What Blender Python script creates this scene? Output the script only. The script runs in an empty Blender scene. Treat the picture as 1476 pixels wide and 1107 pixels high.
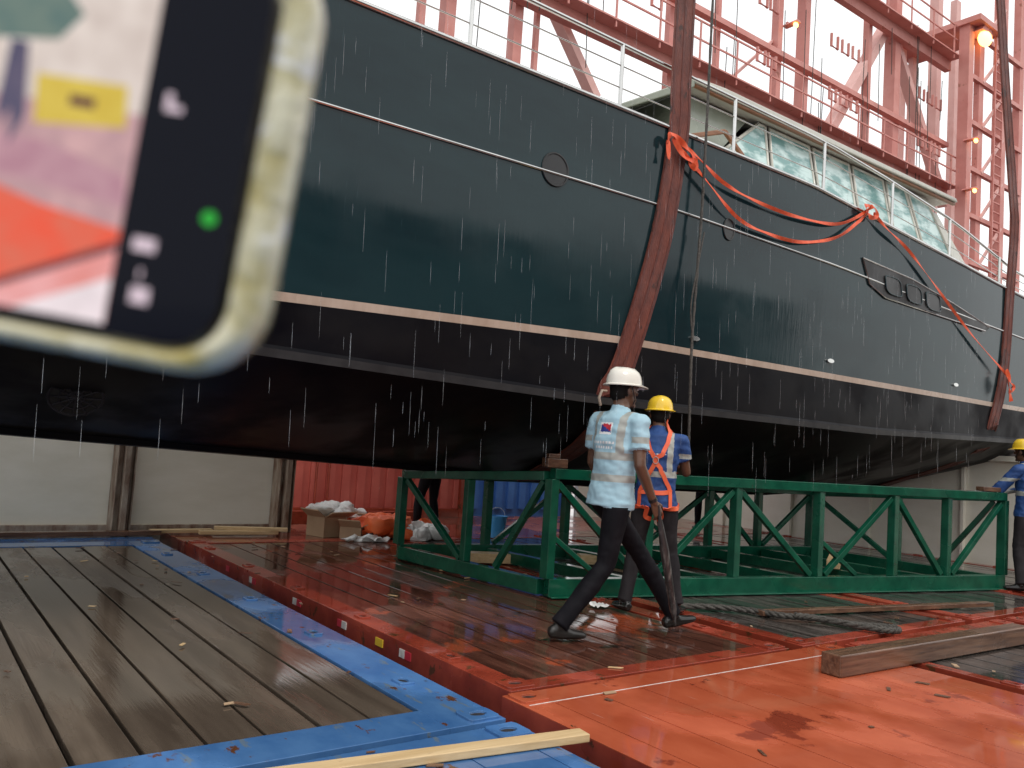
import bpy, bmesh, math, random
from mathutils import Vector, Matrix, noise
from mathutils.bvhtree import BVHTree
random.seed(7)
SC=bpy.context.scene
A=math.radians(36.7)
RC=Matrix.Rotation(A,4,'Z')      # dock axes: local x = s (along the hull), local y = t (athwart)
V=Vector

# ------------------------------------------------------------------ materials
def pmat(name,c1,c2=None,scale=(3,3,3),rough=(.4,.6),bump=0,bscale=None,metal=0,spots=None,island=0,
         coat=0,spec=.5,alpha=1,emit=0,trans=0,detail=6,contrast=(.35,.65),wet=0,wscale=(1.1,.8,1.1)):
    m=bpy.data.materials.new(name); m.use_nodes=True
    nt=m.node_tree; N=nt.nodes; L=nt.links; b=N['Principled BSDF']
    if c2 is None: c2=c1
    tc=N.new('ShaderNodeTexCoord'); mp=N.new('ShaderNodeMapping'); mp.inputs['Scale'].default_value=scale
    L.new(tc.outputs['Object'],mp.inputs[0])
    nz=N.new('ShaderNodeTexNoise'); nz.inputs['Scale'].default_value=1; nz.inputs['Detail'].default_value=detail
    nz.inputs['Roughness'].default_value=.6
    L.new(mp.outputs[0],nz.inputs[0])
    mr=N.new('ShaderNodeMapRange'); mr.inputs[1].default_value=contrast[0]; mr.inputs[2].default_value=contrast[1]
    L.new(nz.outputs[0],mr.inputs[0])
    mx=N.new('ShaderNodeMixRGB'); mx.inputs[1].default_value=(*c1,1); mx.inputs[2].default_value=(*c2,1)
    L.new(mr.outputs[0],mx.inputs[0]); col=mx.outputs[0]
    if island:
        g=N.new('ShaderNodeNewGeometry'); m2=N.new('ShaderNodeMapRange'); m2.inputs[3].default_value=1-island; m2.inputs[4].default_value=1+island
        L.new(g.outputs['Random Per Island'],m2.inputs[0])
        vm=N.new('ShaderNodeVectorMath'); vm.operation='SCALE'; L.new(col,vm.inputs[0]); L.new(m2.outputs[0],vm.inputs['Scale']); col=vm.outputs[0]
    mp2=N.new('ShaderNodeMapping'); mp2.inputs['Scale'].default_value=wscale; L.new(tc.outputs['Object'],mp2.inputs[0])
    n2=N.new('ShaderNodeTexNoise'); n2.inputs['Scale'].default_value=1.3; n2.inputs['Detail'].default_value=5
    L.new(mp2.outputs[0],n2.inputs[0])
    w0=.50 if wet else .44
    wm=N.new('ShaderNodeMapRange'); wm.inputs[1].default_value=w0; wm.inputs[2].default_value=w0+(.09 if wet else .18)
    L.new(n2.outputs[0],wm.inputs[0])          # 0 = wet, 1 = dry
    rr=N.new('ShaderNodeMapRange'); rr.inputs[3].default_value=rough[0]; rr.inputs[4].default_value=rough[1]
    L.new(wm.outputs[0],rr.inputs[0]); ro=rr.outputs[0]
    if spots:
        for (sc,ssc,th) in spots:
            n3=N.new('ShaderNodeTexNoise'); n3.inputs['Scale'].default_value=1; n3.inputs['Detail'].default_value=9; n3.inputs['Roughness'].default_value=.65
            mp3=N.new('ShaderNodeMapping'); mp3.inputs['Scale'].default_value=ssc; mp3.inputs['Location'].default_value=(3.1,7.7,1.9)
            L.new(tc.outputs['Object'],mp3.inputs[0]); L.new(mp3.outputs[0],n3.inputs[0])
            m3=N.new('ShaderNodeMapRange'); m3.inputs[1].default_value=th; m3.inputs[2].default_value=th+.035
            L.new(n3.outputs[0],m3.inputs[0])
            x3=N.new('ShaderNodeMixRGB'); x3.inputs[2].default_value=(*sc,1); L.new(m3.outputs[0],x3.inputs[0]); L.new(col,x3.inputs[1]); col=x3.outputs[0]
    if wet:
        v2=N.new('ShaderNodeVectorMath'); v2.operation='SCALE'; m4=N.new('ShaderNodeMapRange'); m4.inputs[3].default_value=1-wet; m4.inputs[4].default_value=1
        L.new(wm.outputs[0],m4.inputs[0]); L.new(col,v2.inputs[0]); L.new(m4.outputs[0],v2.inputs['Scale']); col=v2.outputs[0]
    L.new(col,b.inputs['Base Color']); L.new(ro,b.inputs['Roughness'])
    b.inputs['Metallic'].default_value=metal; b.inputs['Specular IOR Level'].default_value=spec
    b.inputs['Coat Weight'].default_value=coat; b.inputs['Coat Roughness'].default_value=.06
    b.inputs['Alpha'].default_value=alpha; b.inputs['Transmission Weight'].default_value=trans
    if emit:
        L.new(col,b.inputs['Emission Color']); b.inputs['Emission Strength'].default_value=emit
    if bump:
        bp=N.new('ShaderNodeBump'); bp.inputs['Strength'].default_value=bump; bp.inputs['Distance'].default_value=.01
        if bscale:
            mb_=N.new('ShaderNodeMapping'); mb_.inputs['Scale'].default_value=bscale; L.new(tc.outputs['Object'],mb_.inputs[0])
            nb=N.new('ShaderNodeTexNoise'); nb.inputs['Scale'].default_value=1; nb.inputs['Detail'].default_value=6; L.new(mb_.outputs[0],nb.inputs[0]); L.new(nb.outputs[0],bp.inputs['Height'])
        else: L.new(nz.outputs[0],bp.inputs['Height'])
        if wet:
            m5=N.new('ShaderNodeMapRange'); m5.inputs[3].default_value=bump*.12; m5.inputs[4].default_value=bump
            L.new(wm.outputs[0],m5.inputs[0]); L.new(m5.outputs[0],bp.inputs['Strength'])
        L.new(bp.outputs[0],b.inputs['Normal'])
    return m
RUST=(.13,.05,.022)
M={}
M['woodwet']=pmat('wet_brown_planks',(.07,.052,.039),(.155,.12,.09),scale=(9,.7,9),contrast=(.28,.72),rough=(.07,.36),bump=.45,bscale=(70,3,70),island=.16,spots=[((.03,.02,.015),(2.2,.3,1),.70)],wet=.18,wscale=(1.6,.45,1))
M['woodred']=pmat('wet_reddish_planks',(.07,.026,.018),(.19,.075,.05),scale=(14,1.4,14),rough=(.03,.26),bump=.35,bscale=(50,3,50),island=.2,spots=[((.36,.075,.03),(1.6,1.1,1),.59),((.03,.02,.016),(1.2,1.2,1),.62)],wet=.3)
M['woodgray']=pmat('wet_grey_planks',(.035,.03,.026),(.12,.10,.09),scale=(14,1.4,14),rough=(.03,.26),bump=.35,bscale=(50,3,50),island=.2,wet=.3)
M['blue']=pmat('blue_deck_paint',(.05,.15,.37),(.085,.21,.45),scale=(5,3,5),rough=(.06,.4),bump=.15,bscale=(30,30,30),spots=[((.14,.2,.27),(12,2.5,9),.60),(RUST,(9,5,9),.62),((.05,.04,.035),(4,3,4),.65)],wet=.25)
M['orange']=pmat('orange_deck_paint',(.44,.085,.036),(.56,.13,.06),scale=(3,1.6,3),rough=(.05,.32),bump=.12,bscale=(20,20,20),spots=[(RUST,(8,6,8),.68),((.66,.42,.34),(40,2,9),.68),((.27,.05,.025),(2,2,2),.6)],wet=.18)
M['red']=pmat('red_primer',(.27,.04,.022),(.42,.075,.04),scale=(3,3,3),rough=(.05,.35),bump=.12,bscale=(20,20,20),spots=[(RUST,(6,6,6),.60),((.4,.22,.17),(25,3,9),.69)],wet=.25)
M['dark']=pmat('dark_pan_hole_shade',(.012,.01,.009),(.03,.022,.018),rough=(.3,.6))  # dark pan under planks; in casting holes the shade is painted as this colour
M['deckred']=pmat('wet_hatch_cover',(.20,.05,.033),(.34,.10,.065),scale=(2,2,2),rough=(.04,.35),bump=.2,bscale=(12,12,12),spots=[((.08,.05,.04),(1.5,1.5,1),.58)],wet=.3)
M['deck']=pmat('ship_deck_paint',(.05,.017,.013),(.09,.03,.022),rough=(.2,.5),bump=.1)
M['cream']=pmat('cream_steel',(.76,.73,.62),(.84,.81,.71),scale=(1.5,1.5,4),rough=(.35,.5),bump=.06,spots=[((.46,.36,.22),(14,14,1.0),.70)])
M['rustpost']=pmat('rusty_post',(.45,.38,.30),(.17,.085,.05),scale=(9,9,3),rough=(.6,.8),bump=.3)
M['redwall']=pmat('red_container_paint',(.46,.10,.08),(.56,.14,.11),scale=(2,2,2),rough=(.35,.5),spots=[((.6,.4,.35),(8,8,8),.70)])
M['bluewall']=pmat('blue_container_paint',(.06,.18,.52),(.09,.24,.62),rough=(.4,.5))
M['green']=pmat('green_frame_paint',(.003,.060,.034),(.008,.10,.055),scale=(6,6,6),rough=(.12,.35),bump=.08,spots=[((.03,.05,.03),(9,9,9),.66)])
M['hull']=pmat('wet_navy_gelcoat',(.006,.019,.024),(.012,.032,.037),scale=(.5,.5,1.4),rough=(.08,.18),bump=.06,bscale=(40,40,2.5),spec=.33,spots=[((.022,.045,.054),(70,70,1.6),.66)])
M['stripe']=pmat('boot_stripe',(.40,.29,.22),(.50,.38,.30),scale=(6,6,2),rough=(.25,.4))
M['antifoul']=pmat('black_antifouling',(.002,.002,.004),(.007,.006,.007),scale=(1.5,1.5,3),rough=(.35,.6),bump=.1,spec=.12,spots=[((.022,.016,.013),(3,3,9),.68)])
M['chine']=pmat('chine_band',(.02,.019,.02),(.035,.033,.033),scale=(6,6,6),rough=(.35,.55),spec=.3)
M['steel']=pmat('stainless',(.55,.55,.54),(.7,.7,.68),rough=(.15,.25),metal=1)
M['black']=pmat('black_rubber',(.01,.01,.011),(.02,.02,.02),rough=(.3,.5))
M['housewhite']=pmat('cream_gelcoat',(.55,.55,.49),(.63,.62,.55),rough=(.15,.3))
M['housegreen']=pmat('grey_visor',(.24,.27,.22),(.30,.33,.27),rough=(.2,.35))
M['teak']=pmat('teak_trim',(.2,.08,.035),(.3,.13,.06),scale=(2,30,30),rough=(.3,.5))
M['glass']=pmat('teal_glass_painted_reflection',(.20,.38,.37),(.62,.80,.78),scale=(2.6,2.6,7),rough=(.04,.07),contrast=(.42,.58),detail=3)  # pale mottling is a reflection painted into the teal pane colour
M['sling']=pmat('lifting_sling_webbing',(.10,.020,.012),(.19,.045,.026),scale=(9,9,5),rough=(.5,.7),bump=.9,bscale=(150,150,25),spots=[((.05,.015,.01),(5,5,3),.58)])
M['slingd']=pmat('sling_stripe',(.08,.016,.011),(.14,.03,.018),scale=(9,9,9),rough=(.5,.7),bump=.9,bscale=(150,150,25))
M['orangestrap']=pmat('orange_webbing',(.72,.07,.02),(.82,.13,.04),scale=(20,20,20),rough=(.5,.6),bump=.4)
M['rope']=pmat('grey_rope',(.035,.032,.027),(.10,.09,.078),scale=(60,60,60),rough=(.6,.8),bump=1)
M['gantry']=pmat('hazed_red_steel',(.56,.21,.18),(.66,.30,.26),scale=(1,1,1),rough=(.5,.7),spots=[((.4,.15,.11),(3,3,3),.64)])  # red lightened so the colour itself carries the distance haze
M['gantryhaze']=pmat('hazed_pale_red_steel',(.70,.40,.36),(.76,.46,.42),rough=(.5,.7))  # paler still, haze mixed into the paint colour
M['timber']=pmat('dark_wet_timber',(.08,.04,.025),(.19,.10,.06),scale=(2,30,30),rough=(.12,.4),bump=.5)
M['plank']=pmat('pale_pine',(.55,.38,.19),(.68,.50,.28),scale=(1.5,40,40),rough=(.4,.55),bump=.3,spots=[((.3,.17,.08),(5,25,25),.66)])
M['cardboard']=pmat('cardboard',(.38,.25,.15),(.46,.32,.2),rough=(.7,.8))
M['whiteplastic']=pmat('white_sheet',(.7,.7,.68),(.8,.8,.78),rough=(.3,.5))
M['bucket']=pmat('blue_bucket',(.08,.38,.80),(.10,.43,.85),rough=(.25,.35))
M['orangebag']=pmat('orange_vest_fabric',(.8,.10,.02),(.85,.18,.05),rough=(.5,.6),bump=.5)
M['yellow']=pmat('yellow_mark',(.75,.5,.04),rough=(.4,.5))
M['white']=pmat('white_mark',(.75,.74,.7),(.5,.46,.43),scale=(30,30,30),rough=(.4,.5))
M['skin']=pmat('brown_skin',(.10,.047,.027),(.14,.068,.04),scale=(9,9,9),rough=(.35,.5))
M['hair']=pmat('black_hair',(.008,.007,.006),rough=(.6,.7),spec=.15)
M['shirt']=pmat('light_blue_polo',(.33,.52,.61),(.39,.58,.67),scale=(8,8,8),rough=(.7,.85),bump=.4,bscale=(25,25,12))
M['grayband']=pmat('reflective_tape',(.33,.35,.32),(.40,.41,.38),rough=(.35,.45))
M['trousers']=pmat('black_trousers',(.005,.005,.007),(.012,.011,.014),scale=(9,9,4),spec=.12,rough=(.6,.8),bump=.4)
M['greytrousers']=pmat('grey_trousers',(.018,.016,.018),(.034,.031,.033),scale=(9,9,4),spec=.12,rough=(.7,.8),bump=.4)
M['shoe']=pmat('wet_black_shoe',(.01,.01,.01),(.02,.018,.016),rough=(.15,.3))
M['vest']=pmat('blue_vest',(.010,.045,.17),(.018,.07,.24),scale=(8,8,8),rough=(.6,.8),bump=.5,bscale=(25,25,12))
M['harness']=pmat('orange_harness',(.8,.10,.04),(.85,.16,.06),rough=(.5,.6))
M['whitehelmet']=pmat('white_helmet',(.76,.73,.64),(.8,.77,.7),rough=(.15,.25),coat=.4)
M['yellowhelmet']=pmat('yellow_helmet',(.85,.55,.03),(.9,.62,.04),rough=(.15,.25),coat=.4)
M['umb']=pmat('umbrella_fabric',(.03,.028,.028),(.16,.15,.14),scale=(30,30,8),rough=(.2,.4),contrast=(.5,.7))
M['logo_red']=pmat('logo_red',(.5,.03,.05),rough=(.5,.6))
M['logo_white']=pmat('logo_white',(.8,.8,.8),rough=(.5,.6))
M['logo_navy']=pmat('logo_navy',(.03,.05,.25),rough=(.5,.6))

# ------------------------------------------------------------------ mesh builder
class MB:
    def __init__(s): s.v=[]; s.f=[]; s.m=[]
    def quadbox(s,c8,mat=0):
        o=len(s.v); s.v+= [Vector(c) for c in c8]
        for q in [(0,3,2,1),(4,5,6,7),(0,1,5,4),(1,2,6,5),(2,3,7,6),(3,0,4,7)]:
            s.f.append([o+i for i in q]); s.m.append(mat)
    def box(s,a,b,mat=0):
        x0,y0,z0=a; x1,y1,z1=b
        s.quadbox([(x0,y0,z0),(x1,y0,z0),(x1,y1,z0),(x0,y1,z0),(x0,y0,z1),(x1,y0,z1),(x1,y1,z1),(x0,y1,z1)],mat)
    def beam(s,p0,p1,w,h,mat=0,up=(0,0,1)):
        p0=Vector(p0);p1=Vector(p1); d=(p1-p0).normalized(); up=Vector(up)
        if abs(d.dot(up))>.95: up=Vector((1,0,0))
        x=d.cross(up).normalized()*w/2; y=x.cross(d).normalized()*h/2
        s.quadbox([p0-x-y,p0+x-y,p1+x-y,p1-x-y,p0-x+y,p0+x+y,p1+x+y,p1-x+y],mat)
    def tube(s,pts,rad,seg=12,side=None,mat=0,cap=True):
        pts=[Vector(p) for p in pts]; n=len(pts); o=len(s.v)
        prev=None
        for i,p in enumerate(pts):
            r=rad[i] if isinstance(rad,(list,tuple)) else rad
            a,b=(r if isinstance(r,(list,tuple)) else (r,r))
            t=(pts[min(i+1,n-1)]-pts[max(i-1,0)])
            if t.length<1e-7: t=Vector((0,0,1))
            t.normalize()
            if side is not None: x=Vector(side)
            elif prev is not None: x=prev
            else: x=Vector((1,0,0)) if abs(t.x)<.8 else Vector((0,1,0))
            x=(x-t*x.dot(t)).normalized(); prev=x; y=t.cross(x)
            for k in range(seg):
                an=2*math.pi*k/seg; s.v.append(p+x*a*math.cos(an)+y*b*math.sin(an))
        for i in range(n-1):
            for k in range(seg):
                k2=(k+1)%seg
                s.f.append([o+i*seg+k,o+i*seg+k2,o+(i+1)*seg+k2,o+(i+1)*seg+k]); s.m.append(mat)
        if cap:
            s.f.append([o+k for k in range(seg)][::-1]); s.m.append(mat)
            s.f.append([o+(n-1)*seg+k for k in range(seg)]); s.m.append(mat)
    def ell(s,c,r,mat=0,seg=16,rings=10,rot=None):
        c=Vector(c); o=len(s.v); r=(r,r,r) if not isinstance(r,(tuple,list)) else r
        R=rot or Matrix.Identity(3)
        s.v.append(c+R@Vector((0,0,r[2])))
        for i in range(1,rings):
            ph=math.pi*i/rings
            for k in range(seg):
                an=2*math.pi*k/seg
                s.v.append(c+R@Vector((r[0]*math.sin(ph)*math.cos(an),r[1]*math.sin(ph)*math.sin(an),r[2]*math.cos(ph))))
        s.v.append(c+R@Vector((0,0,-r[2]))); e=len(s.v)-1
        for k in range(seg):
            k2=(k+1)%seg
            s.f.append([o,o+1+k,o+1+k2]); s.m.append(mat)
            for i in range(rings-2):
                a=o+1+i*seg
                s.f.append([a+k,a+seg+k,a+seg+k2,a+k2]); s.m.append(mat)
            a=o+1+(rings-2)*seg
            s.f.append([a+k,e,a+k2]); s.m.append(mat)
    def poly(s,pts,mat=0):
        o=len(s.v); s.v+=[Vector(p) for p in pts]; s.f.append(list(range(o,o+len(pts)))); s.m.append(mat)
    def prism(s,pts,off,mat=0):
        o=len(s.v); off=Vector(off); n=len(pts); P=[Vector(p) for p in pts]
        s.v+=P+[p+off for p in P]
        s.f.append(list(range(o,o+n))[::-1]); s.f.append(list(range(o+n,o+2*n))); s.m+=[mat,mat]
        for i in range(n):
            j=(i+1)%n; s.f.append([o+i,o+j,o+n+j,o+n+i]); s.m.append(mat)
    def ribbon(s,pts,wdir,w,th,ndir,mat=0):
        n=len(pts); o=len(s.v)
        for i,p in enumerate(pts):
            p=Vector(p); W=Vector(wdir[i] if isinstance(wdir,list) else wdir)*w/2; Nn=Vector(ndir[i] if isinstance(ndir,list) else ndir)*th/2
            s.v+=[p-W-Nn,p+W-Nn,p+W+Nn,p-W+Nn]
        for i in range(n-1):
            a=o+i*4;b=a+4
            for k in range(4):
                k2=(k+1)%4; s.f.append([a+k,a+k2,b+k2,b+k]); s.m.append(mat)
        s.f.append([o,o+3,o+2,o+1]); s.m.append(mat); e=o+(n-1)*4; s.f.append([e,e+1,e+2,e+3]); s.m.append(mat)
    def mesh(s,name,mats,fixn=True):
        me=bpy.data.meshes.new(name); me.from_pydata([tuple(v) for v in s.v],[],s.f)
        for m in mats: me.materials.append(M[m] if isinstance(m,str) else m)
        me.polygons.foreach_set('material_index',s.m)
        if fixn:
            bm=bmesh.new(); bm.from_mesh(me); bmesh.ops.recalc_face_normals(bm,faces=bm.faces); bm.to_mesh(me); bm.free()
        me.update(); return me
def center_origin(ob,mw):
    me=ob.data; n=len(me.vertices)
    if n==0: return
    xs=[v.co for v in me.vertices]
    c=Vector(((min(v.x for v in xs)+max(v.x for v in xs))/2,(min(v.y for v in xs)+max(v.y for v in xs))/2,min(v.z for v in xs)))
    me.transform(Matrix.Translation(-c)); ob.matrix_world=mw@Matrix.Translation(c)
def obj(name,me,mw=RC,parent=None,bevel=0,smooth=None,recenter=True):
    ob=bpy.data.objects.new(name,me); SC.collection.objects.link(ob)
    ob.matrix_world=mw
    if recenter and parent is None: center_origin(ob,mw)
    if parent is not None:
        ob.parent=parent; ob.matrix_parent_inverse=PW[parent.name].inverted()
    if smooth is not None:
        for p in me.polygons: p.use_smooth=True
        me.set_sharp_from_angle(angle=math.radians(smooth))
    if bevel:
        b=ob.modifiers.new('bevel','BEVEL'); b.width=bevel; b.segments=2; b.limit_method='ANGLE'
    return ob
PW={}
def empty(name,loc=(0,0,0),mw=RC):
    e=bpy.data.objects.new(name,None); SC.collection.objects.link(e)
    m=mw@Matrix.Translation(Vector(loc)); e.matrix_world=m; PW[e.name]=m; e.empty_display_size=.2
    return e
def C(s,t,z=0): return RC@Vector((s,t,z))
def lerp(p,q,f): return p+(q-p)*f
def smoothpath(pts,sub=6):
    P=[Vector(p) for p in pts]; out=[]
    for i in range(len(P)-1):
        p0=P[max(i-1,0)];p1=P[i];p2=P[i+1];p3=P[min(i+2,len(P)-1)]
        for k in range(sub):
            t=k/sub
            out.append(.5*((2*p1)+(p2-p0)*t+(2*p0-5*p1+4*p2-p3)*t*t+(3*p1-p0-3*p2+p3)*t**3))
    out.append(P[-1]); return out
def interp(tab,x):
    if x<=tab[0][0]: return tab[0][1]
    for (a,b),(c,d) in zip(tab,tab[1:]):
        if x<=c: return b+(d-b)*(x-a)/(c-a)
    return tab[-1][1]

# ------------------------------------------------------------------ ground, decks
mb=MB(); mb.box((-40,-25,-.62),(60,60,-.52)); obj('ship_deck',mb.mesh('ship_deck',['deck']))
wat=pmat('sea_water',(.05,.08,.09),(.07,.1,.11),rough=(.1,.2),bump=.3,bscale=(.5,.5,.5))
mb=MB(); mb.box((-1500,-1500,-9.1),(1500,1500,-9)); obj('water',mb.mesh('water',[wat]))
mb=MB(); mb.box((2.72,9.42,-.3),(13.3,13.5,-.012)); obj('hatch_cover',mb.mesh('hatch_cover',['deckred']),bevel=.01)
mb=MB(); mb.box((-8,9.46,-.3),(2.5,10.6,-.02)); obj('hatch_cover',mb.mesh('hatch_cover',['blue']),bevel=.01)

def casting(mb,cx,cy,wx,wy,z=0,mat=0,dk=1,a=.045,b=.03):
    n=24; o=len(mb.v); h=.012
    out=[];inn=[]
    for k in range(n):
        an=2*math.pi*k/n+.001; c,s_=math.cos(an),math.sin(an)
        f=1/max(abs(c)/(wx/2),abs(s_)/(wy/2)); out.append((cx+c*f,cy+s_*f)); inn.append((cx+a*c,cy+b*s_))
    for (x,y) in out: mb.v.append(Vector((x,y,z)))
    for (x,y) in out: mb.v.append(Vector((x,y,z+h)))
    for (x,y) in inn: mb.v.append(Vector((x,y,z+h)))
    for (x,y) in inn: mb.v.append(Vector((x,y,z+.002)))
    for k in range(n):
        k2=(k+1)%n
        for r in range(3):
            mb.f.append([o+r*n+k,o+r*n+k2,o+(r+1)*n+k2,o+(r+1)*n+k]); mb.m.append(mat)
    mb.f.append([o+3*n+k for k in range(n)]); mb.m.append(dk)  # dark disc stands in for the shade of a deeper hole
def flatrack(name,s0,s1,t0,t1,rl,rr,rf,rb,paint,wood,nb,steeltop=False,z=0,gap=.006):
    e=empty(name,((s0+s1)/2,(t0+t1)/2,-.4))
    mb=MB(); zb=-.30
    if steeltop:
        mb.box((s0,t0,zb),(s1,t1,z-.004),3)
        mb.box((s0,t1-.2,z-.004),(s1,t1,z),0); mb.box((s0,t0,z-.004),(s0+.18,t1-.2,z),0)
        k=s0+.186; W=.31
        while k<s1-.05:
            k2=min(k+W,s1)
            mb.box((k,t0+.1,z-.004),(k2-.007,t1-.207,z),0); k+=W
        mb.box((s0+.03,t1-.19,z-.001),(s1-.03,t1-.184,z+.002),2)
    else:
        mb.box((s0,t0,zb),(s0+rl,t1,z),0); mb.box((s1-rr,t0,zb),(s1,t1,z),0)
        mb.box((s0+rl,t0,zb),(s1-rr,t0+rf,z),0); mb.box((s0+rl,t1-rb,zb),(s1-rr,t1,z),0)
        mb.box((s0+rl,t0+rf,zb),(s1-rr,t1-rb,-.06),1)
        k=t0+.7
        while k<t1-.5:      # lashing pockets along the side rails
            for cx in (s0+rl*.5,s1-rr*.5): casting(mb,cx,k,.09,.12,z,0,1,.025,.04)
            k+=1.15
    for cx in (s0+.1,s1-.1):
        for cy in (t0+.09,t1-.09):
            casting(mb,cx,cy,.17,.15,z,0,1)
    obj('steel_frame',mb.mesh(name+'_frame',[paint,'dark','white','red' if paint=='orange' else paint]),parent=e,bevel=.003)
    if not steeltop:
        mb=MB(); x0=s0+rl+.006; W=(s1-rr-.006-x0)/nb
        for i in range(nb):
            g=gap+random.random()*.004
            dz=random.uniform(-.004,.003)
            mb.box((x0+i*W+g,t0+rf+.006,-.05),(x0+(i+1)*W-g,t1-rb-.006,z-.006+dz))
        obj('deck_planks',mb.mesh(name+'_planks',[wood]),parent=e,bevel=.004)
    return e
flatrack('blue_flat_rack_container',-.02,2.45,3.16,9.42,.2,.31,.27,.27,'blue','woodwet',8,gap=.009)
flatrack('blue_flat_rack_container',-2.6,-.1,3.16,9.42,.2,.2,.27,.27,'blue','woodwet',8,gap=.009)
flatrack('blue_flat_rack_container',-.02,2.45,-3,3.10,.2,.3,.2,.2,'blue','woodwet',8,steeltop=True)
flatrack('blue_flat_rack_container',-2.6,-.1,-3,3.10,.2,.3,.2,.2,'blue','woodwet',8,steeltop=True)
B=flatrack('red_flat_rack_container',2.72,5.14,3.49,9.38,.17,.18,.14,.2,'red','woodred',9)
flatrack('red_flat_rack_container',5.30,7.72,3.49,9.38,.16,.16,.14,.2,'red','woodgray',9)
flatrack('red_flat_rack_container',7.86,10.28,3.49,9.38,.16,.16,.14,.2,'red','woodgray',9)
flatrack('red_flat_rack_container',10.42,12.84,3.49,9.38,.16,.16,.14,.2,'red','woodgray',9)
flatrack('orange_flat_rack_container',2.64,5.54,-3,3.45,.2,.2,.2,.2,'orange','woodgray',8,steeltop=True)
flatrack('grey_flat_rack_container',5.68,8.1,-3,3.40,.1,.16,.14,.14,'red','woodgray',9)
flatrack('grey_flat_rack_container',8.24,10.7,-3,3.40,.16,.16,.14,.14,'red','woodgray',9)
flatrack('grey_flat_rack_container',10.84,13.3,-3,3.40,.16,.16,.14,.14,'red','woodgray',9)
mb=MB()
for i,(t,w,mt) in enumerate([(4.50,.07,1),(4.57,.07,0),(4.86,.10,2),(5.4,.07,0),(5.47,.07,1),(6.2,.08,1),(6.28,.08,0),(7.2,.08,1),(7.28,.07,0),(7.9,.08,1)]):
    mb.box((2.714,t,-.095),(2.721,t+w,-.045),mt)
obj('reflective_tape',mb.mesh('tape',['white','logo_red','yellow']),parent=B)

# ------------------------------------------------------------------ walls
e=empty('cream_hold_wall',(-2,10.4,0))
mb=MB(); mb.box((-9,10.40,-.3),(4.3,10.55,2.3),0)
mb.box((-9,10.36,-.02),(4.2,10.40,.06),1)
obj('wall_panel',mb.mesh('wall',['cream','rustpost']),parent=e,bevel=.004)
mb=MB()
for s in (-5.8,-3.8,-1.8,.3,2.22,4.12):
    mb.box((s-.10,10.12,-.02),(s-.085,10.38,2.4)); mb.box((s+.085,10.12,-.02),(s+.10,10.38,2.4)); mb.box((s-.085,10.20,-.02),(s+.085,10.23,2.4))
    mb.box((s-.03,10.06,-.02),(s+.03,10.2,2.4))
obj('posts',mb.mesh('posts',['rustpost']),parent=e,bevel=.004)
e=empty('red_shipping_container',(6,12,0))
mb=MB(); mb.box((4.35,12.0,-.02),(8.0,14.3,2.3),0)
s=4.45
while s<7.9:
    mb.box((s,11.95,.12),(s+.14,12.0,2.2),0); s+=.26
mb.box((4.33,11.9,-.02),(8.0,11.99,.12),1); mb.box((4.3,11.88,-.02),(4.42,12.0,2.35),1); mb.box((7.92,11.88,-.02),(8.04,12.0,2.35),1)
for s in (5.3,5.5,6.8): mb.tube([(s,11.91,.1),(s,11.91,2.2)],.018,mat=1)
mb.box((4.0,11.0,-.02),(6.6,11.12,.16),1)
obj('container_body',mb.mesh('rc',['redwall','red']),parent=e,bevel=.006)
e=empty('blue_shipping_container',(9.4,12,0))
mb=MB(); mb.box((8.1,12.0,-.02),(10.5,14.3,2.3),0)
s=8.2
while s<10.4:
    mb.box((s,11.95,.12),(s+.14,12.0,2.2),0); s+=.26
obj('container_body',mb.mesh('bc',['bluewall']),parent=e,bevel=.006)
mb=MB(); mb.box((13.2,1.5,-.5),(13.35,14,1.5)); mb.box((10.6,11.9,-.3),(13.2,12.0,1.5))
for t in (3,4.5,6,7.5,9,10.5): mb.box((13.12,t,-.5),(13.2,t+.05,1.46),0)
mb.box((13.05,1.5,1.5),(13.45,14,1.58),0)
obj('cream_hatch_coaming',mb.mesh('coaming',['cream']),bevel=.006)
# added unseen block behind the camera: darkens hull reflections, leaves the left open to light
e=empty('unseen_reflection_block',(4,-15,0)); mb=MB()
mb.box((1,-20,-.5),(34,-14,7.6),0)
for z in (1.8,4.4,7.0):
    s=2
    while s<33: mb.box((s,-14.02,z-.3),(s+.9,-13.98,z+.4),1); s+=2.6
    mb.box((1,-13.9,z-1.0),(34,-13.2,z-.9),0)
    mb.tube([(1,-13.25,z),(34,-13.25,z)],.03,seg=6)
obj('block',mb.mesh('block',[pmat('grey_painted_steel',(.14,.14,.135),(.2,.19,.18),rough=(.4,.6)),'black']),parent=e,bevel=.02)

# ------------------------------------------------------------------ yacht
BM=2.3; TC=5.05+BM
Y=empty('motor_yacht',(6,TC,1))
def hB(s):
    if s<.5: return BM*max(.02,math.sqrt(max(0,1-((.5-s)/10.5)**2)))
    return interp([(.5,BM),(11,BM),(14,BM-.07),(19,BM-.35)],s)
KZ=[(-10,2.6),(-7,1.5),(.74,1.15),(4.5,1.0),(6.45,.90),(10,.85),(12.5,1.0),(19,1.35)]
DZ=[(-10,4.9),(-4,4.3),(1,4.16),(7.5,4.18),(11.9,3.88),(19,3.55)]
LZ=[(-10,3.7),(1.5,3.40),(5.5,3.46),(8,3.42),(11.1,3.29),(19,3.1)]
SZ=[(-10,2.2),(1.8,2.11),(4.9,2.22),(11.8,2.24),(19,2.3)]
CZ=[(-10,2.0),(1.7,1.74),(4.6,1.67),(9,1.67),(12,1.75),(19,1.9)]
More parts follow.
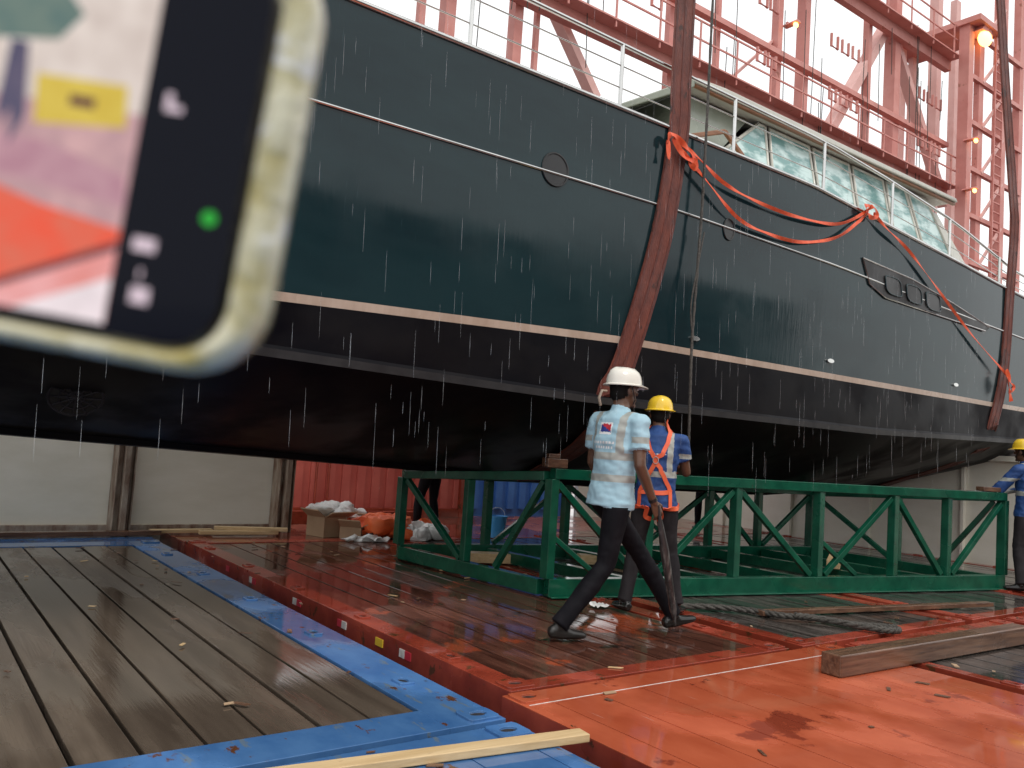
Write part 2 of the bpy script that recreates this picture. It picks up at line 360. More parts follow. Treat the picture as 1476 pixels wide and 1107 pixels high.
def prof(s):
    d=interp(DZ,s);l=interp(LZ,s);st=interp(SZ,s);c=interp(CZ,s);k=interp(KZ,s)
    k=min(k,c-.05)
    return [(1.0,d,0),(1.0,d-.09,0),(.999,l,0),(.993,(l+st)/2,0),(.982,st+.03,1),(.981,st-.03,2),(.968,c+.07,2),(.978,c+.045,3),(.976,c-.01,2),(.95,c-.035,2),
            (.78,c-.035-(c-k)*.30,2),(.5,c-(c-k)*.62,2),(.2,c-(c-k)*.88,2),(.05,k,2),(.04,k-.05,2),(0,k-.06,2)]
st=[-9.95+ i*(29/96) for i in range(97)]
mb=MB(); n=len(prof(0))
for sg in (-1,1):
    for s in st:
        b=hB(s)
        if sg>0: b=min(b,interp([(-10,.05),(-3,.45),(3,1.2),(6,2.0),(8,2.3)],s))   # unseen far side cut narrower so light reaches the hold wall
        for (f,z,_) in prof(s): mb.v.append(Vector((s,TC+sg*b*f,z)))
P0=prof(0); off=len(st)*n
for i in range(len(st)-1):
    for side in (0,off):
        for j in range(n-1):
            mb.f.append([side+i*n+j,side+(i+1)*n+j,side+(i+1)*n+j+1,side+i*n+j+1]); mb.m.append(P0[j][2])
    mb.f.append([i*n,off+i*n,off+(i+1)*n,(i+1)*n]); mb.m.append(4)
e_=(len(st)-1)*n
mb.f.append([e_+j for j in range(n)]+[off+e_+j for j in reversed(range(n))]); mb.m.append(0)
mb.f.append([j for j in range(n)]+[off+j for j in reversed(range(n))]); mb.m.append(0)
obj('hull',mb.mesh('hull',['hull','stripe','antifoul','chine','housewhite']),parent=Y,smooth=22)
def hull_t(s,z):
    p=prof(s); b=hB(s)
    for (f0,z0,_),(f1,z1,_) in zip(p,p[1:]):
        if z<=z0 and z>=z1 and z0>z1: f=f0+(f1-f0)*(z0-z)/(z0-z1); return TC-b*f
    return TC-b
mb=MB(); mb.tube([(s,hull_t(s,interp(LZ,s))-.006,interp(LZ,s)) for s in st if s>-9],(.012),seg=8)
mb.tube([(s,TC-hB(s)-.004,interp(DZ,s)+.004) for s in st if s>-9],.022,seg=8)
obj('rub_rail',mb.mesh('rub',['steel']),parent=Y,smooth=60)
mb=MB()
def disc(s,z,a,b,m,th=.012,rim=None):
    t=hull_t(s,z); pts=[(s+a*math.cos(k*math.pi/16),t-th,z+b*math.sin(k*math.pi/16)) for k in range(32)]
    mb.prism(pts,(0,.03+th,0),m)
    if rim is not None: mb.tube(pts+[pts[0]],.009,seg=6,mat=rim,cap=False)
disc(4.05,3.47,.13,.13,0,.006,0); disc(6.2,3.44,.075,.1,0,.006,0)
for (s,z) in ((5.83,2.35),(8.0,2.39),(10.79,2.40)):
    disc(s,z,.06,.022,1,.02)
zz=lambda s:interp(LZ,s)
t0=5.05
q=[(a,t0-.010,zz(a)+b) for a,b in [(8.5,.20),(9.6,.19),(10.6,.10),(11.6,-.03),(11.5,-.10),(9.0,-.15),(8.65,-.06)]]
mb.tube(q+[q[0]],.009,seg=6,mat=1,cap=False)
mb.prism(q,(0,.02,0),2)
for s in (9.15,9.62,10.08):
    z=zz(s)+.015
    pts=[(s+.17*math.copysign(abs(math.cos(k*math.pi/16))**.5,math.cos(k*math.pi/16))-.05*math.sin(k*math.pi/16),t0-.02,z+.10*math.copysign(abs(math.sin(k*math.pi/16))**.5,math.sin(k*math.pi/16))) for k in range(32)]
    mb.prism(pts,(0,.03,0),0); mb.tube(pts+[pts[0]],.009,seg=6,mat=3,cap=False)
obj('portholes_and_vents',mb.mesh('ports',['black','steel','chine','hull']),parent=Y,smooth=35)
mb=MB(); cc=Vector((.97,6.0,1.40)); nrm=Vector((-.05,-.72,-.69)).normalized(); ax=nrm.cross(Vector((0,0,1))).normalized(); ay=nrm.cross(ax)
ring=[cc+ax*.16*math.cos(k*math.pi/16)+ay*.16*math.sin(k*math.pi/16) for k in range(32)]
mb.prism([p+nrm*.01 for p in ring],-nrm*.12,0); mb.tube([p+nrm*.01 for p in ring]+[ring[0]+nrm*.01],.010,seg=6,mat=1,cap=False)
for k in range(6):
    an=k*math.pi/6; d=ax*math.cos(an)+ay*math.sin(an); mb.beam(cc-d*.15+nrm*.015,cc+d*.15+nrm*.015,.010,.010,1)
for rr_ in (.05,.1):
    r2=[cc+nrm*.015+ax*rr_*math.cos(k*math.pi/12)+ay*rr_*math.sin(k*math.pi/12) for k in range(25)]; mb.tube(r2,.006,seg=5,mat=1,cap=False)
obj('bow_thruster_grate',mb.mesh('grate',['black','greytrousers']),parent=Y)
# deck house
mb=MB(); FT=TC+BM-.75
TI=5.8
def hs(s,z): return TI+.14*(z-4.1)
zb=lambda s:interp([(6,4.56),(9,4.56),(11.7,4.44),(13,4.2)],s)
for (sa,sb) in ((6.2,7.0),(7.0,8),(8,9),(9,10),(10,11),(11,12),(12,13)):
    mb.quadbox([(sa,hs(sa,3.9),3.8),(sb,hs(sb,3.9),3.8),(sb,FT,3.8),(sa,FT,3.8),(sa,hs(sa,zb(sa)),zb(sa)),(sb,hs(sb,zb(sb)),zb(sb)),(sb,FT-.15,zb(sb)),(sa,FT-.15,zb(sa))],0)
mb.prism([(6.9,6.15,4.3),(7.8,6.15,5.17),(11.6,6.15,5.17),(12.4,6.15,4.3)],(0,FT-6.5,0),3)
rf=[(6.45,5.23),(6.9,5.26),(12.1,5.26),(12.15,5.21),(6.45,5.18)]
mb.prism([(a,5.75,b) for a,b in rf],(0,FT-5.4,0),0)
mb.prism([(a,5.78,b) for a,b in ((6.45,5.179),(12.15,5.204),(12.15,5.17),(6.45,5.15))],(0,.05,0),2)
mb.quadbox([(5.45,6.0,4.62),(6.44,5.78,5.14),(6.44,FT,5.14),(5.45,FT-.2,4.62),(5.45,6.0,4.68),(6.44,5.78,5.235),(6.44,FT,5.235),(5.45,FT-.2,4.68)],1)
mb.quadbox([(5.35,5.9,4.0),(6.9,5.74,4.0),(6.9,FT,4.0),(5.35,FT-.2,4.0),(5.5,6.0,4.63),(6.75,5.86,4.70),(6.75,FT-.1,4.70),(5.5,FT-.3,4.63)],0)
mb.quadbox([(6.3,5.9,4.6),(7.0,5.9,4.6),(7.0,FT-.2,4.6),(6.3,FT-.2,4.6),(6.44,5.97,5.14),(7.6,5.99,5.17),(7.6,FT-.2,5.17),(6.44,FT-.2,5.14)],1)
mb.beam((6.3,5.80,4.56),(6.95,5.78,4.80),.04,.05,2); mb.beam((6.95,5.78,4.80),(7.3,5.80,4.62),.04,.05,2)
mb.quadbox([(11.9,5.9,4.0),(13.6,5.9,3.9),(13.6,FT-.1,3.9),(11.9,FT-.1,4.0),(11.9,6.05,5.1),(12.15,6.05,5.1),(12.15,FT-.2,5.1),(11.9,FT-.2,5.1)],0)
obj('deck_house',mb.mesh('house',['housewhite','housegreen','teak','black']),parent=Y,bevel=.01)
mb=MB()
pan=[((7.0,7.85),(7.72,7.85)),((7.93,7.93),(8.78,8.72)),((8.86,8.80),(9.66,9.6)),((9.74,9.68),(10.5,10.42)),((10.58,10.5),(11.25,11.0)),((11.33,11.08),(12.2,11.6))]
gl=MB()
for (b0,t0_),(b1,t1_) in pan:
    q=[(b0,zb(b0)+.02),(b1,zb(b1)+.02),(t1_,5.15),(t0_,5.15)]
    if b0==7.0: q=[(7.0,4.60),(7.85,4.58),(7.85,5.15),(7.72,5.15)]
    P=[(a,hs(a,z)-.005,z) for a,z in q]
    gl.prism(P,(0,.02,0),0); mb.tube(P+[P[0]],.022,seg=6,mat=0,cap=False)
obj('windows',gl.mesh('glass',['glass']),parent=Y); obj('window_frames',mb.mesh('wf',['housewhite']),parent=Y,smooth=60)
mb=MB(); RZ=[(-8,4.85),(4.7,4.76),(7.8,4.74),(9.2,4.64),(10.6,4.50),(12.5,4.2),(14,4.1)]
ss=[-8+.5*i for i in range(45)]
mb.tube([(s,max(TC-hB(s)+.05,5.1),interp(RZ,s)) for s in ss],.017,seg=8)
for fr in (.35,.68):
    mb.tube([(s,max(TC-hB(s)+.05,5.1),interp(DZ,s)+(interp(RZ,s)-interp(DZ,s))*fr) for s in ss],.006,seg=6)
for s in (-2.9,-1.4,.1,1.65,3.2,4.75,6.27,7.78,9.18,10.58,12.0,13.3):
    mb.tube([(s,5.1,interp(DZ,s)-.02),(s,5.1,interp(RZ,s))],.018,seg=8)
obj('guard_rail',mb.mesh('rail',['steel']),parent=Y,smooth=60)

# ------------------------------------------------------------------ slings, ropes
def sling(name,ups,s_bot,w=.245):
    mb=MB(); pts=[]
    for (s,z) in ups:
        t=hull_t(s,z)-.02 if z<4.2 else 5.03
        pts.append((s,t,z))
    pts=smoothpath(pts,5)
    s,t,z=pts[-1]
    for k,f in enumerate((.9,.7,.5,.25,.05)):
        c=interp(CZ,s_bot);kk=interp(KZ,s_bot)
        tt=TC-hB(s_bot)*f
        z1=interp([(.0,kk-.06),(.05,kk-.02),(.2,c-(c-kk)*.88),(.5,c-(c-kk)*.62),(.78,c-.035-(c-kk)*.3),(.955,c-.035)],f)
        pts.append(Vector((s+(s_bot-s)*(k+1)/5,tt,z1-.025)))
    nrm=[];wd=[]
    for i,p in enumerate(pts):
        a=Vector(pts[max(i-1,0)]);b=Vector(pts[min(i+1,len(pts)-1)]); tg=(b-a).normalized()
        nrm.append(tg.cross(Vector((1,0,0))).normalized()); wd.append(nrm[i].cross(tg).normalized())
    mb.ribbon(pts,wd,w,.018,nrm,0)
    for o_ in (-.42,0,.42):
        mb.ribbon([Vector(p)+wd[i]*w*o_ for i,p in enumerate(pts)],wd,w*.10,.024,nrm,1)
    return obj(name,mb.mesh(name,['sling','slingd']),smooth=30)
sling('lifting_sling',[(5.40,14),(5.41,9),(5.42,5.4),(5.42,4.6),(5.42,4.12),(5.27,3.12),(4.97,2.05),(4.80,1.75)],5.7,.25)
sling('lifting_sling',[(10.6,14),(11.67,7.81),(12.2,5.2),(12.27,4.72),(12.25,3.8),(12.16,2.67),(11.95,1.95)],12.9,.25)
mb=MB()
def strap3(pts,w=.035,sub=8):
    P=smoothpath(pts,sub); wd=[];nn=[]
    for i,p in enumerate(P):
        tg=(P[min(i+1,len(P)-1)]-P[max(i-1,0)]).normalized(); a=.6*math.sin(i*.5)
        nn_=(Vector((0,-1,0))-tg*tg.dot(Vector((0,-1,0)))).normalized(); w_=nn_.cross(tg).normalized()
        wd.append(w_*math.cos(a)+nn_*math.sin(a)); nn.append(nn_*math.cos(a)-w_*math.sin(a))
    mb.ribbon(P,wd,w,.004,nn,0)
strap3([(5.42,4.98,4.03),(5.62,4.98,3.98),(6.0,4.99,3.84),(6.48,5.0,3.78),(7.2,5.0,3.77),(7.95,5.0,3.86),(8.5,5.0,4.13)])
strap3([(5.42,4.98,3.98),(5.75,4.98,3.80),(6.25,4.99,3.55),(6.75,5.0,3.50),(7.3,5.0,3.53),(7.9,5.0,3.70),(8.3,5.0,3.95),(8.5,5.0,4.10)])
strap3([(5.24,4.98,3.99),(5.26,4.97,4.08),(5.4,4.97,4.05),(5.56,4.97,3.96),(5.60,4.97,3.86),(5.5,4.97,3.90)],.05)
strap3([(5.24,4.98,4.02),(5.25,4.97,3.85)],.04)
strap3([(5.30,4.975,4.06),(5.45,4.965,3.92),(5.62,4.97,3.93)],.05)
strap3([(8.45,5.0,4.10),(8.55,4.97,4.18),(8.65,4.98,4.10),(8.5,4.97,4.05),(8.42,4.98,4.16),(8.62,5.04,4.2)],.05)
strap3([(8.6,4.99,4.12),(8.9,4.99,4.0),(9.4,5.0,3.85),(10.01,5.0,3.56),(11,5.0,3.08),(12.06,5.0,2.66)])
strap3([(12.0,4.98,2.72),(12.1,4.96,2.55),(12.2,4.97,2.5),(12.08,4.96,2.42),(12.02,4.97,2.62),(12.12,4.96,2.3)],.06)
obj('orange_tag_line',mb.mesh('tag',['orangestrap']),smooth=40)
mb=MB(); pr=smoothpath([(5.74,4.98,12),(5.73,4.98,6),(5.72,4.97,4.2),(5.70,4.96,3.4),(5.65,4.95,2.4),(5.66,4.95,1.8),(5.71,4.98,1.3)],14)
mb.tube(pr,[.011+.004*(i%2) for i in range(len(pr))],seg=7)
mb.tube(smoothpath([(5.66,4.95,2.3),(5.60,4.94,2.6),(5.68,4.95,3.0),(5.74,4.95,3.3)],6),.007,seg=6)
obj('hanging_rope',mb.mesh('hrope',['rope']),smooth=50)
mb=MB(); mb.tube([(4.62,4.98,1.64),(4.59,4.97,1.70),(4.62,4.97,1.76),(4.67,4.97,1.76)],.012,seg=8,mat=0)
obj('shackle',mb.mesh('shackle',['rustpost']),smooth=60)
mb=MB()
P=smoothpath([(5.2,4.75,.03),(5.64,4.63,.025),(5.9,4.38,.025),(5.98,4.12,.03),(6.2,3.95,.025),(6.3,3.7,.025),(6.5,3.52,.025),(6.47,3.42,.025),(6.3,3.5,.03),(6.1,3.85,.05),(5.95,4.0,.06)],10)
for ph_ in (0,2.09,4.19):
    mb.tube([p+Vector((.013*math.cos(i*.9+ph_),.013*math.cos(i*.9+ph_),.013*math.sin(i*.9+ph_)+.006)) for i,p in enumerate(P)],.015,seg=6)
obj('mooring_rope',mb.mesh('mrope',['rope']),smooth=60)
mb=MB(); rl=random.Random(12)
for k in range(150):
    s=rl.uniform(.4,9.5); t=rl.uniform(2.2,9.2)
    a=rl.uniform(0,6.3); w=rl.uniform(.006,.02); l=rl.uniform(.01,.05); c_s=math.cos(a);s_s=math.sin(a)
    q=[(s+x*c_s-y*s_s,t+x*s_s+y*c_s,.003) for x,y in ((-l,-w*.6),(l*.8,-w),(l,w*.5),(-l*.6,w))]
    mb.prism(q,(0,0,rl.uniform(.002,.008)),rl.choice([0,0,0,1,2]))
obj('wood_chips_litter',mb.mesh('chips',['timber','plank','cardboard']))
mb=MB()
for i in range(7):
    for j in range(7): mb.v.append(Vector((4.72+.16*i/6,4.98+.13*j/6,.01+.05*abs(noise.noise(Vector((i*.7,j*.7,3)))))))
for i in range(6):
    for j in range(6): a=i*7+j; mb.f.append([a,a+1,a+8,a+7]); mb.m.append(0)
obj('crumpled_paper',mb.mesh('paper',['whiteplastic']),smooth=20)

# ------------------------------------------------------------------ green frame
GF=empty('green_boat_cradle',(7.4,6,0)); mb=MB()
a_=Vector((4.64,5.55,0));b_=Vector((10.41,4.32,0));d_=Vector((4.44,7.77,0));c_=Vector((10.3,6.75,0))
Z1=1.10; Z2=.95
def up(p,z): return Vector((p.x,p.y,z))
for (p,q,h) in ((a_,b_,Z1),(d_,c_,Z2)):
    mb.beam(up(p,.08),up(q,.08),.10,.15,0); mb.beam(up(p,h-.05),up(q,h-.05),.11,.09,0)
    mb.beam(up(p,.010),up(q,.010),.24,.014,0)
    fr=[0,.17,.34,.52,.70,.84,1]
    for f in fr: x=lerp(p,q,f); mb.beam(up(x,.155),up(x,h-.095),.085 if f not in(0,1) else .10,.085,0)
    for i in range(len(fr)-1):
        if p is d_ and i==0: continue
        x=lerp(p,q,fr[i]+.008);y=lerp(p,q,fr[i+1]-.008)
        m_=lerp(x,y,.5)
        if i%2==0: mb.beam(up(x,h-.13),up(lerp(x,y,.95),.17),.055,.055)
        else: mb.beam(up(lerp(x,y,.05),.17),up(y,h-.13),.055,.055)
        if i in (0,3): mb.beam(up(x,.5),up(m_,.17),.045,.045)
for (p,q,h0,h1) in ((a_,d_,Z1,Z2),(b_,c_,Z1,Z2)):
    mb.beam(lerp(up(p,.075),up(q,.075),.03),lerp(up(p,.075),up(q,.075),.97),.09,.13)
    mb.beam(lerp(up(p,h0-.07),up(q,h1-.07),.03),lerp(up(p,h0-.07),up(q,h1-.07),.97),.08,.08)
    x=lerp(p,q,.5); mb.beam(up(x,.14),up(x,(h0+h1)/2-.11),.08,.08)
    mb.beam(up(lerp(p,q,.04),h0-.12),up(lerp(p,q,.30),.15),.055,.055); mb.beam(up(lerp(p,q,.53),.15),up(lerp(p,q,.96),h1-.12),.055,.055)
for f in (.17,.34,.52,.70,.84):
    mb.beam(lerp(up(lerp(a_,b_,f),.07),up(lerp(d_,c_,f),.07),.04),lerp(up(lerp(a_,b_,f),.07),up(lerp(d_,c_,f),.07),.96),.09,.11)
obj('truss',mb.mesh('truss',['green']),parent=GF,bevel=.005)
mb=MB(); mb.beam((4.60,5.62,1.14),(4.78,5.56,1.14),.14,.08,0); mb.beam((4.64,5.64,1.20),(4.74,5.6,1.20),.10,.04,0)
mb.beam((10.0,4.40,1.125),(10.3,4.34,1.125),.1,.05,0)
obj('wood_pads',mb.mesh('pads',['timber']),parent=GF,bevel=.006)
mb=MB(); mb.beam((5.0,7.4,.06),(5.55,7.15,.06),.18,.1,0); mb.beam((6.3,7.0,.06),(6.9,6.7,.06),.16,.1,0); mb.beam((8.4,5.2,.2),(9.1,5.6,.2),.14,.09,0)
obj('timber_blocks',mb.mesh('tb',['plank']),bevel=.006)
mb=MB(); mb.beam((4.75,2.93,.068),(7.26,2.86,.068),.14,.13,0); obj('timber_beam',mb.mesh('tbm',['timber']),bevel=.008)
mb=MB(); mb.beam((.95,3.0,.024),(2.60,2.78,.02),.085,.035,0); obj('wooden_plank',mb.mesh('wp',['plank']),bevel=.004)
mb=MB(); mb.beam((6.0,2.2,.03),(8.5,2.75,.03),.10,.04,0);mb.beam((5.9,4.3,.03),(8.8,3.75,.03),.08,.04,0); obj('timber_batten',mb.mesh('tbt',['timber']),bevel=.004)
mb=MB()
for (a,b) in (((3.0,9.85,.03),(3.9,9.75,.03)),((3.2,9.95,.07),(4.0,9.7,.07)),((2.5,10.0,.03),(3.2,10.02,.03))): mb.beam(a,b,.09,.04,0)
obj('loose_planks',mb.mesh('lp',['plank']),bevel=.004)
mb=MB()
mb.beam((0.2,9.9,.02),(2.6,9.95,.02),.12,.05,0); obj('timber_batten',mb.mesh('tb3',['timber']),bevel=.004)

# debris
def openbox(name,c,w,d,h,rot,mats):
    mb=MB(); t=.012
    mb.box((-w/2,-d/2,0),(w/2,d/2,t)); mb.box((-w/2,-d/2,t),(w/2,-d/2+t,h)); mb.box((-w/2,d/2-t,t),(w/2,d/2,h)); mb.box((-w/2,-d/2+t,t),(-w/2+t,d/2-t,h)); mb.box((w/2-t,-d/2+t,t),(w/2,d/2-t,h))
    mb.quadbox([(-w/2,-d/2,h),(w/2,-d/2,h),(w/2,-d/2+t,h),(-w/2,-d/2+t,h),(-w/2,-d/2-.14,h+.07),(w/2,-d/2-.14,h+.07),(w/2,-d/2-.13,h+.08),(-w/2,-d/2-.13,h+.08)])
    mb.quadbox([(-w/2-.12,-d/2,h+.09),(-w/2,-d/2,h),(-w/2,d/2,h),(-w/2-.12,d/2,h+.09),(-w/2-.115,-d/2,h+.10),(-w/2+.01,-d/2,h+.01),(-w/2+.01,d/2,h+.01),(-w/2-.115,d/2,h+.10)])
    obj(name,mb.mesh(name,mats),mw=RC@Matrix.Translation(Vector(c))@Matrix.Rotation(rot,4,'Z'),recenter=False)
openbox('cardboard_box',(4.55,9.75,-.01),.42,.32,.24,.3,['cardboard']); openbox('cardboard_box',(4.95,10.0,-.01),.4,.3,.2,-.4,['cardboard']); openbox('cardboard_box',(4.75,9.45,0),.34,.26,.14,.9,['cardboard'])
def heap(name,c,r,mat,seed,n=9):
    mb=MB()
    rnd=random.Random(seed)
    for k in range(n):
        mb.ell((c[0]+rnd.uniform(-r[0],r[0])*.7,c[1]+rnd.uniform(-r[1],r[1])*.7,c[2]+rnd.uniform(.2,.7)*r[2]),(rnd.uniform(.3,.6)*r[0],rnd.uniform(.3,.6)*r[1],rnd.uniform(.3,.5)*r[2]),0,28,16)
    for v in mb.v:
        v+=noise.noise_vector(v*9)*.05+noise.noise_vector(v*28)*.022; v.z=max(v.z,c[2]+.0)
    obj(name,mb.mesh(name,mat),smooth=50)
heap('orange_life_vests',(5.1,9.4,0),(.44,.30,.28),['orangebag'],3,14)
heap('plastic_sheeting',(4.75,9.9,.17),(.35,.3,.2),['whiteplastic'],5,9)
heap('plastic_sheeting',(5.6,9.2,0),(.3,.2,.22),['whiteplastic'],9,9)
heap('red_bag',(5.75,9.35,0),(.2,.16,.22),['orangebag'],8,6)
heap('plastic_sheeting',(4.75,9.05,0),(.3,.12,.06),['whiteplastic'],6,6)
heap('black_bag',(4.95,9.2,0),(.12,.1,.16),['black'],11,5)
mb=MB(); prf=[(.10,0),(.135,.27),(.145,.27),(.145,.29),(.128,.29),(.095,.02)]
n=24
for (r,z) in prf:
    for k in range(n): mb.v.append(Vector((6.80+r*math.cos(2*math.pi*k/n),9.25+r*math.sin(2*math.pi*k/n),z)))
for j in range(len(prf)-1):
    for k in range(n): k2=(k+1)%n; mb.f.append([j*n+k,j*n+k2,(j+1)*n+k2,(j+1)*n+k]); mb.m.append(0)
mb.f.append([k for k in range(n)][::-1]); mb.m.append(0); mb.f.append([(len(prf)-1)*n+k for k in range(n)]); mb.m.append(0)
mb.tube([(6.80+.14*math.cos(a),9.27,.28+.12*math.sin(a)) for a in [i*math.pi/12 for i in range(13)]],.006,seg=6,mat=1)
obj('plastic_bucket',mb.mesh('bucket',['bucket','whiteplastic']),smooth=40)

# ------------------------------------------------------------------ gantry crane
G=empty('gantry_crane_structure',(20,15,0)); mb=MB()
T=15
posts=[(8.15,.16),(8.8,.28),(10.6,.26),(11.2,.12),(15.6,.18),(17.5,.15),(20.2,.24),(21.5,.30),(25.1,.22),(26.7,.40)]
for s,w in posts: mb.beam((s,T,-.5),(s,T,24),w,w*.9,0)
for z,h in ((11.35,.34),(13.2,.16),(16.2,.42)): mb.beam((4,T-.3,z),(30,T-.3,z),.22,h,0)
for z,h in ((12.3,.10),(17.9,.12)): mb.beam((4,T+1.2,z),(30,T+1.2,z),.16,h,1)
for (s0,z0,s1,z1,w) in ((11.3,12.2,13.2,9.9,.30),(26.4,16.6,22.8,11.4,.40),(26.8,16.4,30.8,11.2,.34),(20.3,14,17.6,11.4,.10)):
    mb.beam((s0,T+.1,z0),(s1,T+.1,z1),w,w*.7,1)
for zz_ in (11.35,16.2):
    for dz in (.55,1.05): mb.beam((4,T-.75,zz_+.2+dz),(30,T-.75,zz_+.2+dz),.04,.04,0)
    s=4
    while s<30: mb.beam((s,T-.75,zz_),(s,T-.75,zz_+1.25),.04,.04,0); s+=1.5
    mb.box((4,T-.8,zz_+.16),(30,T-.3,zz_+.2),0)
for s in (14.5,18.8,19.3,22.4,23.0,23.6,27.8,28.4,29.0):
    for z in (12.6,14.3):
        mb.tube([(s,T-.4,z+.4),(s,T-.4,z),(s+.35,T-.4,z),(s+.35,T-.4,z+.4)],.045,seg=6,mat=0)
obj('frame',mb.mesh('gantry',['gantry','gantryhaze']),parent=G)
mb=MB(); rnd=random.Random(4)
for k in range(50):
    s=rnd.uniform(5,30); z=rnd.uniform(12,17); mb.tube([(s,T-.5,z),(s+rnd.uniform(-.1,.1),T-.5,z-rnd.uniform(1,4))],.013,seg=5)
obj('hanging_cables',mb.mesh('cables',['rope']),parent=G)
TW=empty('crane_tower',(32,15,0)); mb=MB()
for s,w,zt in ((29.9,.36,17.6),(30.9,.2,17.6),(32.6,.36,21),(34.2,.26,21)):
    for t in (14,16.5): mb.beam((s,t,-.5),(s,t,zt),w,.36,0 if t==14 else 1)
z=2
while z<17.5:
    mb.beam((29.9,13.9,z),(34.2,13.9,z),.15,.16,0)
    mb.beam((30.9,13.85,z),(32.6,13.85,z+1.7),.08,.09,1); z+=1.7
z=0
while z<17: mb.beam((31.3,13.6,z),(31.9,13.6,z),.04,.04,0); z+=.35
mb.beam((31.3,13.6,0),(31.3,13.6,17.5),.06,.06,0); mb.beam((31.9,13.6,0),(31.9,13.6,17.5),.06,.06,0)
mb.box((29.6,13.4,17.4),(31.4,16.8,17.6),0)
obj('tower_frame',mb.mesh('tower',['gantry','gantryhaze']),parent=TW)
def lampmat(n,c,st):
    m=bpy.data.materials.new(n); m.use_nodes=True; b=m.node_tree.nodes['Principled BSDF']; b.inputs['Base Color'].default_value=(*c,1); b.inputs['Emission Color'].default_value=(*c,1); b.inputs['Emission Strength'].default_value=st; return m
LM=lampmat('sodium_lamp',(1,.55,.15),5)
def lamp(s,t,z,r):
    mb=MB(); mb.ell((s,t,z),(r,r*.6,r*.8),0,14,8); mb.prism([(s-r*1.2,t-.1,z+r*.6),(s+r*1.2,t-.1,z+r*.6),(s+r*.7,t-.1,z+r*1.2),(s-r*.7,t-.1,z+r*1.2)],(0,.5,0),1); mb.beam((s,t+.3,z+r),(s,t+.3,z+2*r),.06,.06,1)
    obj('flood_light',mb.mesh('lamp',[LM,'gantry']),smooth=40)
lamp(30.4,13.6,17.0,.34); lamp(20.4,14.5,14.2,.10); lamp(29.7,13.5,13.0,.10); lamp(29.7,13.5,11.2,.10)

# ------------------------------------------------------------------ people
def hand(mb,w,d,nrm,thumb,curl=.35,mat=0,s=1):
    d=V(d).normalized(); nrm=V(nrm); nrm=(nrm-d*nrm.dot(d)).normalized(); sd=d.cross(nrm)
    if sd.dot(V(thumb))<0: sd=-sd
    w=V(w)
    mb.tube([w-d*.03,w+d*.02,w+d*.055,w+d*.092,w+d*.100],[(.026*s,.020*s),(.032*s,.018*s),(.040*s,.016*s),(.041*s,.013*s),(.034*s,.009*s)],seg=12,side=sd,mat=mat)
    for i,(off_,ln,r) in enumerate(((.030,.072,.0088),(.010,.080,.009),(-.010,.075,.0086),(-.029,.058,.0078))):
        p=w+d*.088+sd*off_*s; a=curl*.5; pts=[p-d*.02,p]
        for k,fr in enumerate((.45,.31,.24)):
            dd=d*math.cos(a)+nrm*math.sin(a)+sd*off_*1.2; p=p+dd.normalized()*ln*fr*s; pts.append(p); a+=curl*(1.1 if k==0 else .9)
        mb.tube(pts,[r*s,r*s*1.05,r*s,r*s*.9,r*s*.7],seg=8,mat=mat)
    p=w+d*.028+sd*.028; q=p+(d*.75+sd*.65+nrm*.25).normalized()*.038; q2=q+(d*.9+sd*.25+nrm*.4).normalized()*.03; q3=q2+(d+nrm*.5).normalized()*.02
    mb.tube([p-sd*.015,p,q,q2,q3],[.013,.0135,.0115,.010,.007],seg=8,mat=mat)
def remesh(mb,vox,name,mats,smooth=3):
    me=mb.mesh(name+'_raw',[],fixn=True)
    raw=BVHTree.FromPolygons([tuple(v) for v in mb.v],[tuple(f) for f in mb.f])
    lab=list(mb.m)
    ob=bpy.data.objects.new('tmp',me); SC.collection.objects.link(ob)
    r=ob.modifiers.new('r','REMESH'); r.mode='VOXEL'; r.voxel_size=vox; r.use_smooth_shade=True
    if smooth: sm=ob.modifiers.new('s','SMOOTH'); sm.iterations=smooth; sm.factor=.5
    dg=bpy.context.evaluated_depsgraph_get(); dg.update()
    out=bpy.data.meshes.new_from_object(ob.evaluated_get(dg)); bpy.data.objects.remove(ob)
    out.name=name; out.materials.clear()
    for m in mats: out.materials.append(M[m])
    return out,raw,lab
